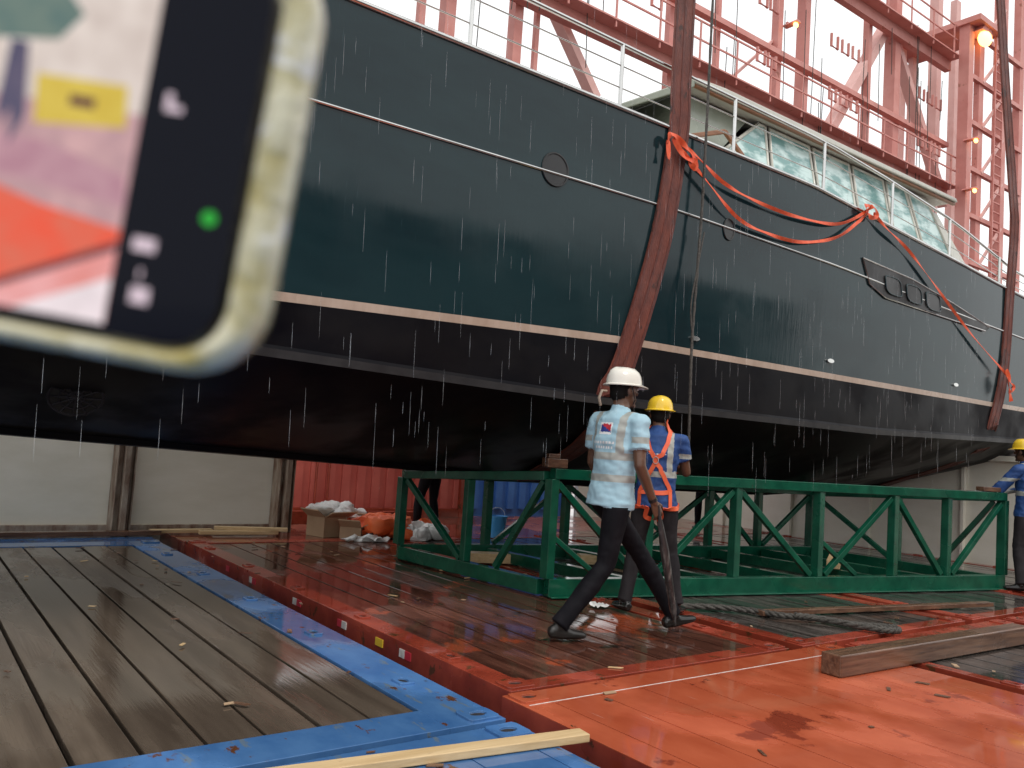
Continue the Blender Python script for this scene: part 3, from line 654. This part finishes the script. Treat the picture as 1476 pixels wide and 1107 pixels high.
def person(name,loc,yaw,J,mats,scale=1,bands=None,harness=False,helmet='yellowhelmet',sleeve=.55,gloves=False,headturn=0,curl=.4,fit=1.0):
    mw=Matrix.Translation(V(loc))@Matrix.Rotation(yaw,4,'Z')@Matrix.Scale(scale,4)
    e=bpy.data.objects.new(name,None); SC.collection.objects.link(e); e.matrix_world=Matrix.Translation(V(loc)); PW[e.name]=e.matrix_world.copy(); e.empty_display_size=.2
    mb=MB()
    pel,wai,che,sho,nek,hd=[V(J[k]) for k in ('pelvis','waist','chest','shoulders','neck','head')]
    sd=V(J.get('side',(1,0,0))); F=fit
    low=pel-(wai-pel).normalized()*.06
    mb.tube([low,pel,wai,(wai+che)/2,che,sho,(sho+nek)/2,nek],[(.155*F,.12*F),(.165*F,.13*F),(.160*F,.128*F),(.166*F,.132*F),(.180*F,.134*F),(.172*F,.112*F),(.11,.085),(.062,.062)],seg=24,side=sd,mat=2)
    mb.tube([nek-(hd-nek)*.3,nek,(nek+hd)/2+V((0,-.01,0))],[.07,.058,.055],seg=14,mat=0)
    mb.tube([nek-(hd-nek).normalized()*.03,nek+(hd-nek).normalized()*.012],[.076,.070],seg=16,mat=2)
    R=Matrix.Rotation(headturn,3,'Z')
    H=lambda x,y,z: hd+R@V((x,y,z))
    mb.ell(H(0,-.005,.02),(.076,.096,.100),0,18,12,R)
    mb.ell(H(0,.022,-.055),(.056,.066,.062),0,14,10,R)
    mb.tube([H(0,.085,.02),H(0,.104,-.012),H(0,.098,-.028)],[.010,.015,.012],seg=8,mat=0)
    mb.ell(H(0,.088,-.055),(.024,.012,.007),0,10,6); mb.ell(H(0,.085,-.068),(.022,.012,.007),0,10,6)
    mb.ell(H(0,.088,.032),(.05,.014,.010),0,10,6,R)
    mb.ell(H(0,.078,-.098),(.022,.018,.016),0,10,6)
    for sx in (-1,1): mb.ell(H(sx*.079,-.008,-.005),(.009,.018,.031),0,10,8,R)
    mb.ell(H(0,-.018,.028),(.080,.094,.100),1,18,12,R); mb.ell(H(0,-.05,-.02),(.066,.056,.06),1,14,10,R)
    for side in ('R','L'):
        S=V(J['sh'+side]);E=V(J['el'+side]);W=V(J['wr'+side])
        mb.ell(S,.066,2,14,10)
        mb.tube([lerp(sho,S,.45),S],[(.075),(.064)],seg=14,mat=2)
        m_=lerp(S,E,sleeve)
        mb.tube([S,lerp(S,E,sleeve*.5),m_],[.068,.069,.068],seg=16,mat=2)
        mb.tube([m_-(E-S)*.05,lerp(S,E,.9),E],[.046,.041,.039],seg=14,mat=0 if sleeve<1.1 else 2)
        mb.ell(E,.040,0 if sleeve<1.1 else 2,12,8)
        mb.tube([E,lerp(E,W,.3),lerp(E,W,.75),W,W+(W-E).normalized()*.02],[.039,.041,.030,(.027),(.026)],seg=14,mat=0 if sleeve<1.1 else 2)
        hp=V(J['hip'+side]);K=V(J['kn'+side]);An=V(J['an'+side])
        mb.ell(hp,(.088,.10,.10),3,14,10)
        mb.tube([hp,lerp(hp,K,.35),lerp(hp,K,.8),K],[.094,.086,.068,.062],seg=18,mat=3)
        mb.ell(K,.062,3,12,8)
        mb.tube([K,lerp(K,An,.3),lerp(K,An,.8),An,An+(An-K).normalized()*.02],[.062,.066,.056,.058,.060],seg=18,mat=3)
        mb.tube([An-(An-K)*.05,An,An+(An-K).normalized()*.05],[.04,.038,.036],seg=10,mat=4)
        fd=V(J['toe'+side]).normalized()
        dn=V(J.get('dn'+side,(0,0,-1))).normalized(); dn=(dn-fd*dn.dot(fd)).normalized(); sdf=fd.cross(dn).normalized()
        b0=An+dn*.062-fd*.06
        mb.tube([b0-fd*.018,b0,b0+fd*.08,b0+fd*.16,b0+fd*.22,b0+fd*.245],[(.028,.026),(.036,.040),(.038,.042),(.046,.030),(.040,.024),(.022,.014)],seg=14,side=sdf,mat=4)
    ax_=(wai-pel).normalized()
    mb.tube([pel-ax_*.10,pel-ax_*.04,pel+ax_*.05],[(.178*F,.145*F),(.176*F,.142*F),(.165*F,.130*F)],seg=24,side=sd,mat=2)
    me,raw,lab=remesh(mb,.008,name+'_body',mats,4)
    vm=[0]*len(me.vertices)
    for p in me.polygons:
        c=p.center; loc_,nn,idx,dd=raw.find_nearest(c)
        l=lab[idx]
        if l==3 and c.z>pel.z-.092 and pel.z>.9: l=2
        if bands and l==2: l=bands(c,l)
        p.material_index=l
        for v in p.vertices: vm[v]=l
    nr=[v.normal.copy() for v in me.vertices]
    for v in me.vertices:
        if vm[v.index] not in (0,1,4):
            c=v.co; w=noise.noise(V((c.x*8+c.z*3,c.y*8,c.z*15)))+.5*noise.noise(V((c.x*22,c.y*22,c.z*30+5)))
            if vm[v.index]==3: w=noise.noise(V((c.x*7,c.y*7,c.z*5)))*.8+.5*noise.noise(V((c.x*16,c.y*16,c.z*26+5)))*max(0,1-abs(c.z-.5)*3)
            v.co+=nr[v.index]*w*.010
    for p in me.polygons: p.use_smooth=True
    obj('body',me,mw=mw,parent=e)
    hm=MB()
    for side in ('R','L'):
        E=V(J['el'+side]);W=V(J['wr'+side]); d=V(J.get('hd'+side,tuple((W-E))))
        hand(hm,W,d,J.get('pn'+side,(-1 if side=='R' else 1,.1,0)),J.get('th'+side,(0,1,.2)),curl)
    me2,_,_=remesh(hm,.0042,name+'_hands',['whiteplastic' if gloves else mats[0]],2)
    for p in me2.polygons: p.use_smooth=True; p.material_index=0
    obj('hands',me2,mw=mw,parent=e)
    em_=MB()
    for sx in (-1,1):
        em_.ell(H(sx*.03,.083,.012),(.013,.008,.007),0,10,6,R); em_.ell(H(sx*.03,.0895,.012),(.005,.003,.005),1,8,6,R)
    obj('eyes',em_.mesh('eyes',['white','black']),mw=mw,parent=e,smooth=80)
    if helmet:
        hb=MB(); n=32; rings=[(.098,.118,.035,0),(.128,.150,.030,1),(.130,.152,.036,1),(.108,.130,.046,0),(.106,.128,.07,0),(.100,.122,.10,0),(.086,.107,.128,0),(.062,.078,.149,0),(.03,.04,.160,0),(.004,.005,.163,0)]
        for (rx,ry,z,br) in rings:
            for k in range(n):
                a=2*math.pi*k/n; x=rx*math.cos(a); y=ry*math.sin(a)
                if br and math.sin(a)>0: y+=.035*math.sin(a)**2
                zz_=z-(.008*max(0,math.sin(a))**2 if br else 0)
                if not br and .05<z<.16 and abs(x)<.018: zz_+=.008
                hb.v.append(H(x,y-.008,zz_))
        for j in range(len(rings)-1):
            for k in range(n): k2=(k+1)%n; hb.f.append([j*n+k,j*n+k2,(j+1)*n+k2,(j+1)*n+k]); hb.m.append(0)
        hb.f.append([(len(rings)-1)*n+k for k in range(n)]); hb.m.append(0)
        hb.tube([H(-.105,-.02,.04),H(-.07,.04,-.06),H(0,.06,-.118),H(.07,.04,-.06),H(.105,-.02,.04)],.004,seg=6,mat=1)
        obj('hard_hat',hb.mesh('helmet',[helmet,'black']),mw=mw,parent=e,smooth=50)
    bv=BVHTree.FromPolygons([tuple(v.co) for v in me.vertices],[tuple(p.vertices) for p in me.polygons])
    if harness:
        sb=MB()
        def strapb(pts,w=.042):
            P=smoothpath(pts,10); Q=[];NN=[];WW=[]
            for p in P:
                l_,nn_,_,_=bv.find_nearest(p); Q.append(l_+nn_*.006); NN.append(nn_)
            for _ in range(2):
                Q=[Q[0]]+[(Q[i-1]+Q[i]*2+Q[i+1])/4 for i in range(1,len(Q)-1)]+[Q[-1]]
                NN=[NN[0]]+[(NN[i-1]+NN[i]*2+NN[i+1]).normalized() for i in range(1,len(NN)-1)]+[NN[-1]]
            for i in range(len(Q)):
                tg=(Q[min(i+1,len(Q)-1)]-Q[max(i-1,0)]).normalized(); WW.append(NN[i].cross(tg).normalized())
            sb.ribbon(Q,WW,w,.006,NN,0)
        for sx in (-1,1):
            strapb([pel*.5+wai*.5+sd*sx*.15+V((0,-.13,-.02)), wai+sd*sx*.08+V((0,-.2,.04)), (wai+che)/2+V((0,-.2,.05)), che+sd*-sx*.07+V((0,-.2,.03)), sho+sd*-sx*.11+V((0,-.12,.05)), sho+sd*-sx*.11+V((0,.02,.12)), che+sd*-sx*.10+V((0,.22,.05)), wai+sd*-sx*.10+V((0,.22,0))],.034)
            hp=V(J['hipR' if sx>0 else 'hipL']); K=V(J['knR' if sx>0 else 'knL'])
            m_=lerp(hp,K,.22)
            strapb([m_+V((0,-.2,.0)),m_+V((sx*.16,-.08,.06)),m_+V((sx*.17,.08,.10)),m_+V((0,.2,.06)),m_+V((-sx*.05,.14,-.04)),m_+V((-sx*.06,-.14,-.04)),m_+V((0,-.2,0))],.036)
            strapb([m_+V((sx*.08,-.2,0)),pel*.5+wai*.5+sd*sx*.15+V((0,-.13,-.02))],.034)
        strapb([pel+V((-.17,-.12,.03)),pel+V((0,-.25,.05)),pel+V((.17,-.12,.03))],.036)
        obj('safety_harness',sb.mesh('harness',['harness']),mw=mw,parent=e,smooth=40)
        db=MB(); l_,nn_,_,_=bv.find_nearest((wai+che)/2+V((0,-.2,.05)))
        db.tube([l_+nn_*.014+V((.022*math.cos(a),0,.028*math.sin(a))) for a in [i*math.pi/8 for i in range(17)]],.004,seg=6)
        obj('d_ring',db.mesh('dring',['steel']),mw=mw,parent=e)
    return e,mw
PM=['skin','hair','shirt','trousers','shoe','grayband','logo_white','logo_red','logo_navy']
TW1=math.radians(20)
RT=Matrix.Rotation(TW1,3,'Z')
J1=dict(pelvis=(0,0,.95),waist=(0,.01,1.08),chest=(0,.02,1.30),shoulders=(0,.03,1.43),neck=(0,.045,1.505),head=(0,.075,1.635),
 shR=(.185,.03,1.42),elR=(.235,-.01,1.14),wrR=(.255,.13,.905),shL=(-.185,.03,1.42),elL=(-.24,.06,1.14),wrL=(-.23,.22,.95),
 hipR=(.09,0,.89),knR=(.09,-.06,.48),anR=(.09,-.36,.115),hipL=(-.09,0,.89),knL=(-.09,.29,.54),anL=(-.08,.58,.13),
 toeR=(.05,1,-.12),toeL=(0,1,.10),pnR=(-1,.2,0),thR=(0,1,0))
for k_ in ('chest','shoulders','neck','head','shR','elR','wrR','shL','elL','wrL','pnR','thR'): J1[k_]=tuple(RT@V(J1[k_]))
J1['side']=tuple(Matrix.Rotation(TW1*.7,3,'Z')@V((1,0,0)))
def bands1(c,l):
    x,y,z=RT.inverted()@V(c)
    ax=abs(x)
    arm=ax>.165+max(0,(1.42-z))*.14
    if arm:
        return 5 if 1.285<z<1.325 else l
    if 1.165<z<1.215: return 5
    if 1.02<z<1.065: return 5
    if .095<ax<.140 and 1.215<=z<1.5 : return 5
    if y<-.02:
        if -.045<x<.045 and 1.345<z<1.40:
            return 7 if (z-1.345)+(x)*.5>.03 else 8
        if -.055<x<.055 and 1.33<z<1.41: return 6
        if -.085<x<.085 and 1.270<z<1.283 and math.sin(x*260)>-.4: return 6
        if -.075<x<.075 and 1.24<z<1.25 and math.sin(x*300)>-.3: return 6
    return l
e1,mw1=person('walking_man',(.745,5.86,0),math.radians(-68),J1,PM,1.045,bands=bands1,helmet='whitehelmet',headturn=math.radians(6),curl=.75,sleeve=.66)
mb=MB(); p0=V(J1['wrR'])+V((0,.05,-.09)); p1=p0+V((-.05,.20,-.72))
mb.tube([p0+(p0-p1)*.10,p0,lerp(p0,p1,.08),lerp(p0,p1,.3),lerp(p0,p1,.85),lerp(p0,p1,.95),p1],[.011,.011,.018,.030,.024,.010,.005],seg=12,mat=0)
obj('rolled_umbrella',mb.mesh('umb',['umb']),mw=mw1,parent=e1,smooth=50)
mb=MB(); w=V(J1['wrR']);d=(w-V(J1['elR'])).normalized(); mb.tube([w-d*.03,w-d*.008],[.031,.030],seg=16); obj('wristwatch',mb.mesh('watch',['black']),mw=mw1,parent=e1,smooth=50)

J2=dict(pelvis=(0,0,.96),waist=(0,.0,1.08),chest=(0,.0,1.30),shoulders=(0,.02,1.43),neck=(0,.04,1.50),head=(0,.075,1.625),
 shR=(.18,.02,1.41),elR=(.24,.10,1.16),wrR=(.14,.33,1.20),shL=(-.18,.02,1.41),elL=(-.24,.10,1.16),wrL=(-.12,.33,1.22),
 hipR=(.09,0,.90),knR=(.14,.06,.50),anR=(.21,.02,.11),hipL=(-.09,0,.90),knL=(-.14,.03,.50),anL=(-.20,-.05,.11),
 toeR=(.35,1,-.08),toeL=(-.5,.8,-.08),pnR=(-1,.1,0),pnL=(1,.1,0),thR=(0,0,1),thL=(0,0,1))
PM2=['skin','hair','vest','greytrousers','shoe','grayband','logo_white','shirt']
def bands2(c,l):
    x,y,z=c; ax=abs(x)
    arm=ax>.162+max(0,(1.41-z))*.16
    if arm: return 5 if 1.27<z<1.31 else l
    if 1.11<z<1.16: return 5
    if .085<ax<.130 and 1.16<=z<1.5: return 5
    if y<0 and ax<.075 and 1.29<z<1.303 and math.sin(x*280)>-.4: return 6
    return l
person('harnessed_worker',(1.22,6.80,0),math.radians(-12),J2,PM2,.985,bands=bands2,harness=True,helmet='yellowhelmet',sleeve=.6,headturn=.1)
J3=dict(J2); J3.update(elL=(-.28,.18,1.18),wrL=(-.24,.40,1.12),elR=(.26,.16,1.2),wrR=(.10,.38,1.12))
person('rigging_worker',(6.02,9.62,0),math.radians(28),J3,PM2,.97,bands=bands2,harness=False,helmet='yellowhelmet',gloves=True,sleeve=1.15)
PM4=['skin','hair','vest','trousers','shoe','grayband']
J4=dict(J2); J4.update(knR=(.12,.03,.50),anR=(.14,-.02,.11),knL=(-.11,.12,.51),anL=(-.12,.12,.11),toeL=(-.1,1,-.08),toeR=(.1,1,-.08),elR=(.24,.06,1.14),wrR=(.2,.26,1.0),elL=(-.24,.06,1.14),wrL=(-.2,.26,1.0))
person('dock_worker',tuple(C(5.86,9.5,0)),math.radians(60),J4,PM4,.93,helmet='yellowhelmet')
person('dock_worker',tuple(C(11.7,9.75,0)),math.radians(150),J4,PM4,.98,harness=True,helmet='yellowhelmet')

# ------------------------------------------------------------------ rain
rm=bpy.data.materials.new('rain_drops'); rm.use_nodes=True; b=rm.node_tree.nodes['Principled BSDF']; b.inputs['Base Color'].default_value=(.9,.93,.95,1); b.inputs['Roughness'].default_value=.2; b.inputs['Alpha'].default_value=.13
mb=MB(); rnd=random.Random(21)
for k in range(560):
    t=rnd.uniform(2.4,4.9); f=t/5.05; s=rnd.uniform(.6,11.5)*f; z=rnd.uniform(1.2,5.2)
    z=1.28+(z-1.28)*f; ln=rnd.uniform(.06,.34)*f; dx=ln*.03
    mb.tube([(s,t,z),(s+dx*.5,t,z-ln*.5),(s+dx,t,z-ln)],[.0004,rnd.uniform(.0010,.0021)*f,.0005],seg=4)
obj('rain',mb.mesh('rain',[rm]))

# ------------------------------------------------------------------ smartphone in the foreground
pm=Matrix(((.9932,.1166,0,-.1223),(.0083,-.0712,-.9974,.1562),(-.1164,.9906,-.0717,1.3395),(0,0,0,1)))
ph=bpy.data.objects.new('smartphone',None); SC.collection.objects.link(ph); ph.matrix_world=pm; PW['smartphone']=pm.copy(); ph.empty_display_size=.05
def rrect(hx,hy,r,z,n=8):
    out=[]
    for (cx,cy,a0) in ((hx-r,hy-r,0),(-hx+r,hy-r,90),(-hx+r,-hy+r,180),(hx-r,-hy+r,270)):
        for k in range(n+1):
            a=math.radians(a0+90*k/n); out.append(V((cx+r*math.cos(a),cy+r*math.sin(a),z)))
    return out
M['case']=pmat('clear_yellowed_case',(.46,.38,.10),(.86,.82,.58),scale=(70,70,70),rough=(.12,.3),trans=.25,coat=.6,contrast=(.36,.60),bump=.4,spots=[((.95,.95,.9),(60,90,60),.60)])
mb=MB(); prof_=[(.0,.0015,0),(0,0.0030,.0012),(0,.0045,.0016),(0,.0062,.0012),(0,.0078,-.0008),(0,.0084,-.004),(0,.0078,-.0085),(0,.006,-.011),(0,.0,-.011)]
loops=[]
for (_,o_,z) in prof_:
    loops.append(rrect(.0692+o_,.0386+o_*.55,.0095+o_*.7,z))
n=len(loops[0])
for lp in loops: mb.v+=lp
for j in range(len(loops)-1):
    for k in range(n): k2=(k+1)%n; mb.f.append([j*n+k,j*n+k2,(j+1)*n+k2,(j+1)*n+k]); mb.m.append(0)
mb.f.append([(len(loops)-1)*n+k for k in range(n)]); mb.m.append(0)
obj('case',mb.mesh('case',['case']),mw=pm,parent=ph,smooth=60)
M['phoneglass']=pmat('black_screen_glass',(.002,.003,.009),rough=(.05,.1),spec=.12)
mb=MB(); mb.prism(rrect(.0690,.0384,.0095,-.009),(0,0,.0095),0); obj('phone_body',mb.mesh('pb',['phoneglass']),mw=pm,parent=ph)
def em(n,c,st=1.0,c2=None):
    m=pmat(n,c,c2 or tuple(x*.8 for x in c),scale=(130,130,130),rough=(.1,.1),spec=.1,emit=st,contrast=(.3,.7))
    nt=m.node_tree; b=nt.nodes['Principled BSDF']
    for l in list(nt.links):
        if l.to_socket==b.inputs['Base Color']: nt.links.remove(l)
    b.inputs['Base Color'].default_value=(.01,.01,.01,1); return m
cols=[em('scr_floor',(.66,.40,.40),c2=(.42,.25,.28)),em('scr_sky',(.78,.68,.62),c2=(.6,.5,.45)),em('scr_boat',(.10,.17,.16),c2=(.2,.25,.2)),em('scr_yellow',(.72,.55,.10),c2=(.6,.42,.05)),em('scr_man',(.06,.06,.12),c2=(.15,.12,.18)),em('scr_orange',(.85,.10,.05),c2=(.70,.16,.10)),em('scr_pink',(.85,.42,.42),c2=(.75,.25,.22)),em('scr_line',(.12,.04,.05)),em('scr_mauve',(.42,.2,.26),c2=(.55,.32,.36)),em('scr_white',(.95,.82,.85)),em('scr_green',(.03,.5,.05)),em('scr_icon',(.75,.6,.68))]
mb=MB()
def sp(pts,m,z): mb.poly([(x,y,z) for x,y in pts],m)
Lx,Rx=-.05,.048; z0=.0007; D=.0001
sp([(Lx,-.0365),(Rx,-.0365),(Rx,.037),(Lx,.037)],0,z0)
sp([(Lx,.002),(Rx,.004),(Rx,.037),(Lx,.037)],1,z0+D)
sp([(Lx,.014),(.012,.013),(.030,.0155),(.034,.021),(.028,.027),(Lx,.032)],2,z0+2*D)
sp([(.027,.0085),(.0445,.0090),(.0455,.0010),(.028,-.0010)],3,z0+2*D)
sp([(.034,.0055),(.039,.0055),(.039,.0035),(.034,.0035)],7,z0+3*D)
sp([(.021,.014),(.0245,.014),(.0262,.000),(.0240,-.006),(.0232,.001),(.0215,-.003),(.0205,.001)],4,z0+3*D)
sp([(Lx,-.003),(.030,-.004),(.047,-.008),(Rx,-.014),(.03,-.012),(Lx,-.009)],8,z0+2*D)
sp([(Lx,-.0125),(.022,-.0135),(.032,-.0160),(Rx,-.0182),(Rx,-.0205),(.0268,-.0318),(Lx,-.0355)],5,z0+2*D)
sp([(Rx,-.0215),(.0268,-.0328),(.010,-.0365),(Rx,-.0365)],6,z0+2*D)
sp([(Rx,-.0205),(.0262,-.0318),(.012,-.0362),(.015,-.0363),(.0268,-.0330),(Rx,-.0222)],7,z0+3*D)
sp([(Rx,-.0275),(Rx,-.0365),(.030,-.0365)],9,z0+3*D)
for (x,y,r,mt) in ((.0643,-.013,.0014,10),): sp([(x+r*math.cos(k*math.pi/8),y+r*math.sin(k*math.pi/8)) for k in range(16)],mt,z0)
def ic(x,y,w,h): sp([(x-w,y-h),(x+w,y-h),(x+w,y+h),(x-w,y+h)],11,z0)
ic(.0527,.0075,.0007,.0018); ic(.0543,.0064,.0012,.0007); ic(.0530,-.0202,.0022,.0013); ic(.0532,-.0258,.0003,.0009); ic(.0538,-.0299,.0018,.0016)
obj('screen',mb.mesh('screen',cols,fixn=False),mw=pm,parent=ph)

# ------------------------------------------------------------------ sky, sun, camera
W=bpy.data.worlds.new('World'); SC.world=W; W.use_nodes=True; nt=W.node_tree; bg=nt.nodes['Background']
sky=nt.nodes.new('ShaderNodeTexSky'); sky.sky_type='NISHITA'; sky.sun_disc=False
sky.sun_elevation=math.radians(58); sky.sun_rotation=math.radians(150); sky.air_density=1; sky.dust_density=5
mix=nt.nodes.new('ShaderNodeMixRGB'); mix.inputs[0].default_value=.85; mix.inputs[2].default_value=(9.6,9.6,9.5,1)
nt.links.new(sky.outputs[0],mix.inputs[1]); nt.links.new(mix.outputs[0],bg.inputs[0]); bg.inputs[1].default_value=.145
sd=bpy.data.lights.new('sun','SUN'); sd.energy=1.0; sd.angle=math.radians(20); sd.color=(1,.97,.92)
so=bpy.data.objects.new('sun',sd); SC.collection.objects.link(so)
el=math.radians(58); az=math.radians(150)
dirv=V((math.sin(az)*math.cos(el),math.cos(az)*math.cos(el),math.sin(el))); so.rotation_euler=dirv.to_track_quat('Z','Y').to_euler(); so.location=(0,0,30)
cd=bpy.data.cameras.new('camera'); cam=bpy.data.objects.new('camera',cd); SC.collection.objects.link(cam); SC.camera=cam
cd.sensor_width=36; cd.lens=36*1200/1476; cd.clip_start=.01; cd.clip_end=3000
cd.dof.use_dof=True; cd.dof.focus_distance=6.5; cd.dof.aperture_fstop=9.5
p=math.radians(4.11); r=math.radians(3.8)
f=V((0,math.cos(p),math.sin(p))); u0=V((0,-math.sin(p),math.cos(p))); r0=V((1,0,0))
R_=r0*math.cos(r)+u0*math.sin(r); U_=u0*math.cos(r)-r0*math.sin(r)
cam.matrix_world=Matrix(((R_.x,U_.x,-f.x,0),(R_.y,U_.y,-f.y,0),(R_.z,U_.z,-f.z,1.28),(0,0,0,1)))
SC.view_settings.view_transform='Standard'; SC.view_settings.look='None'; SC.view_settings.exposure=0
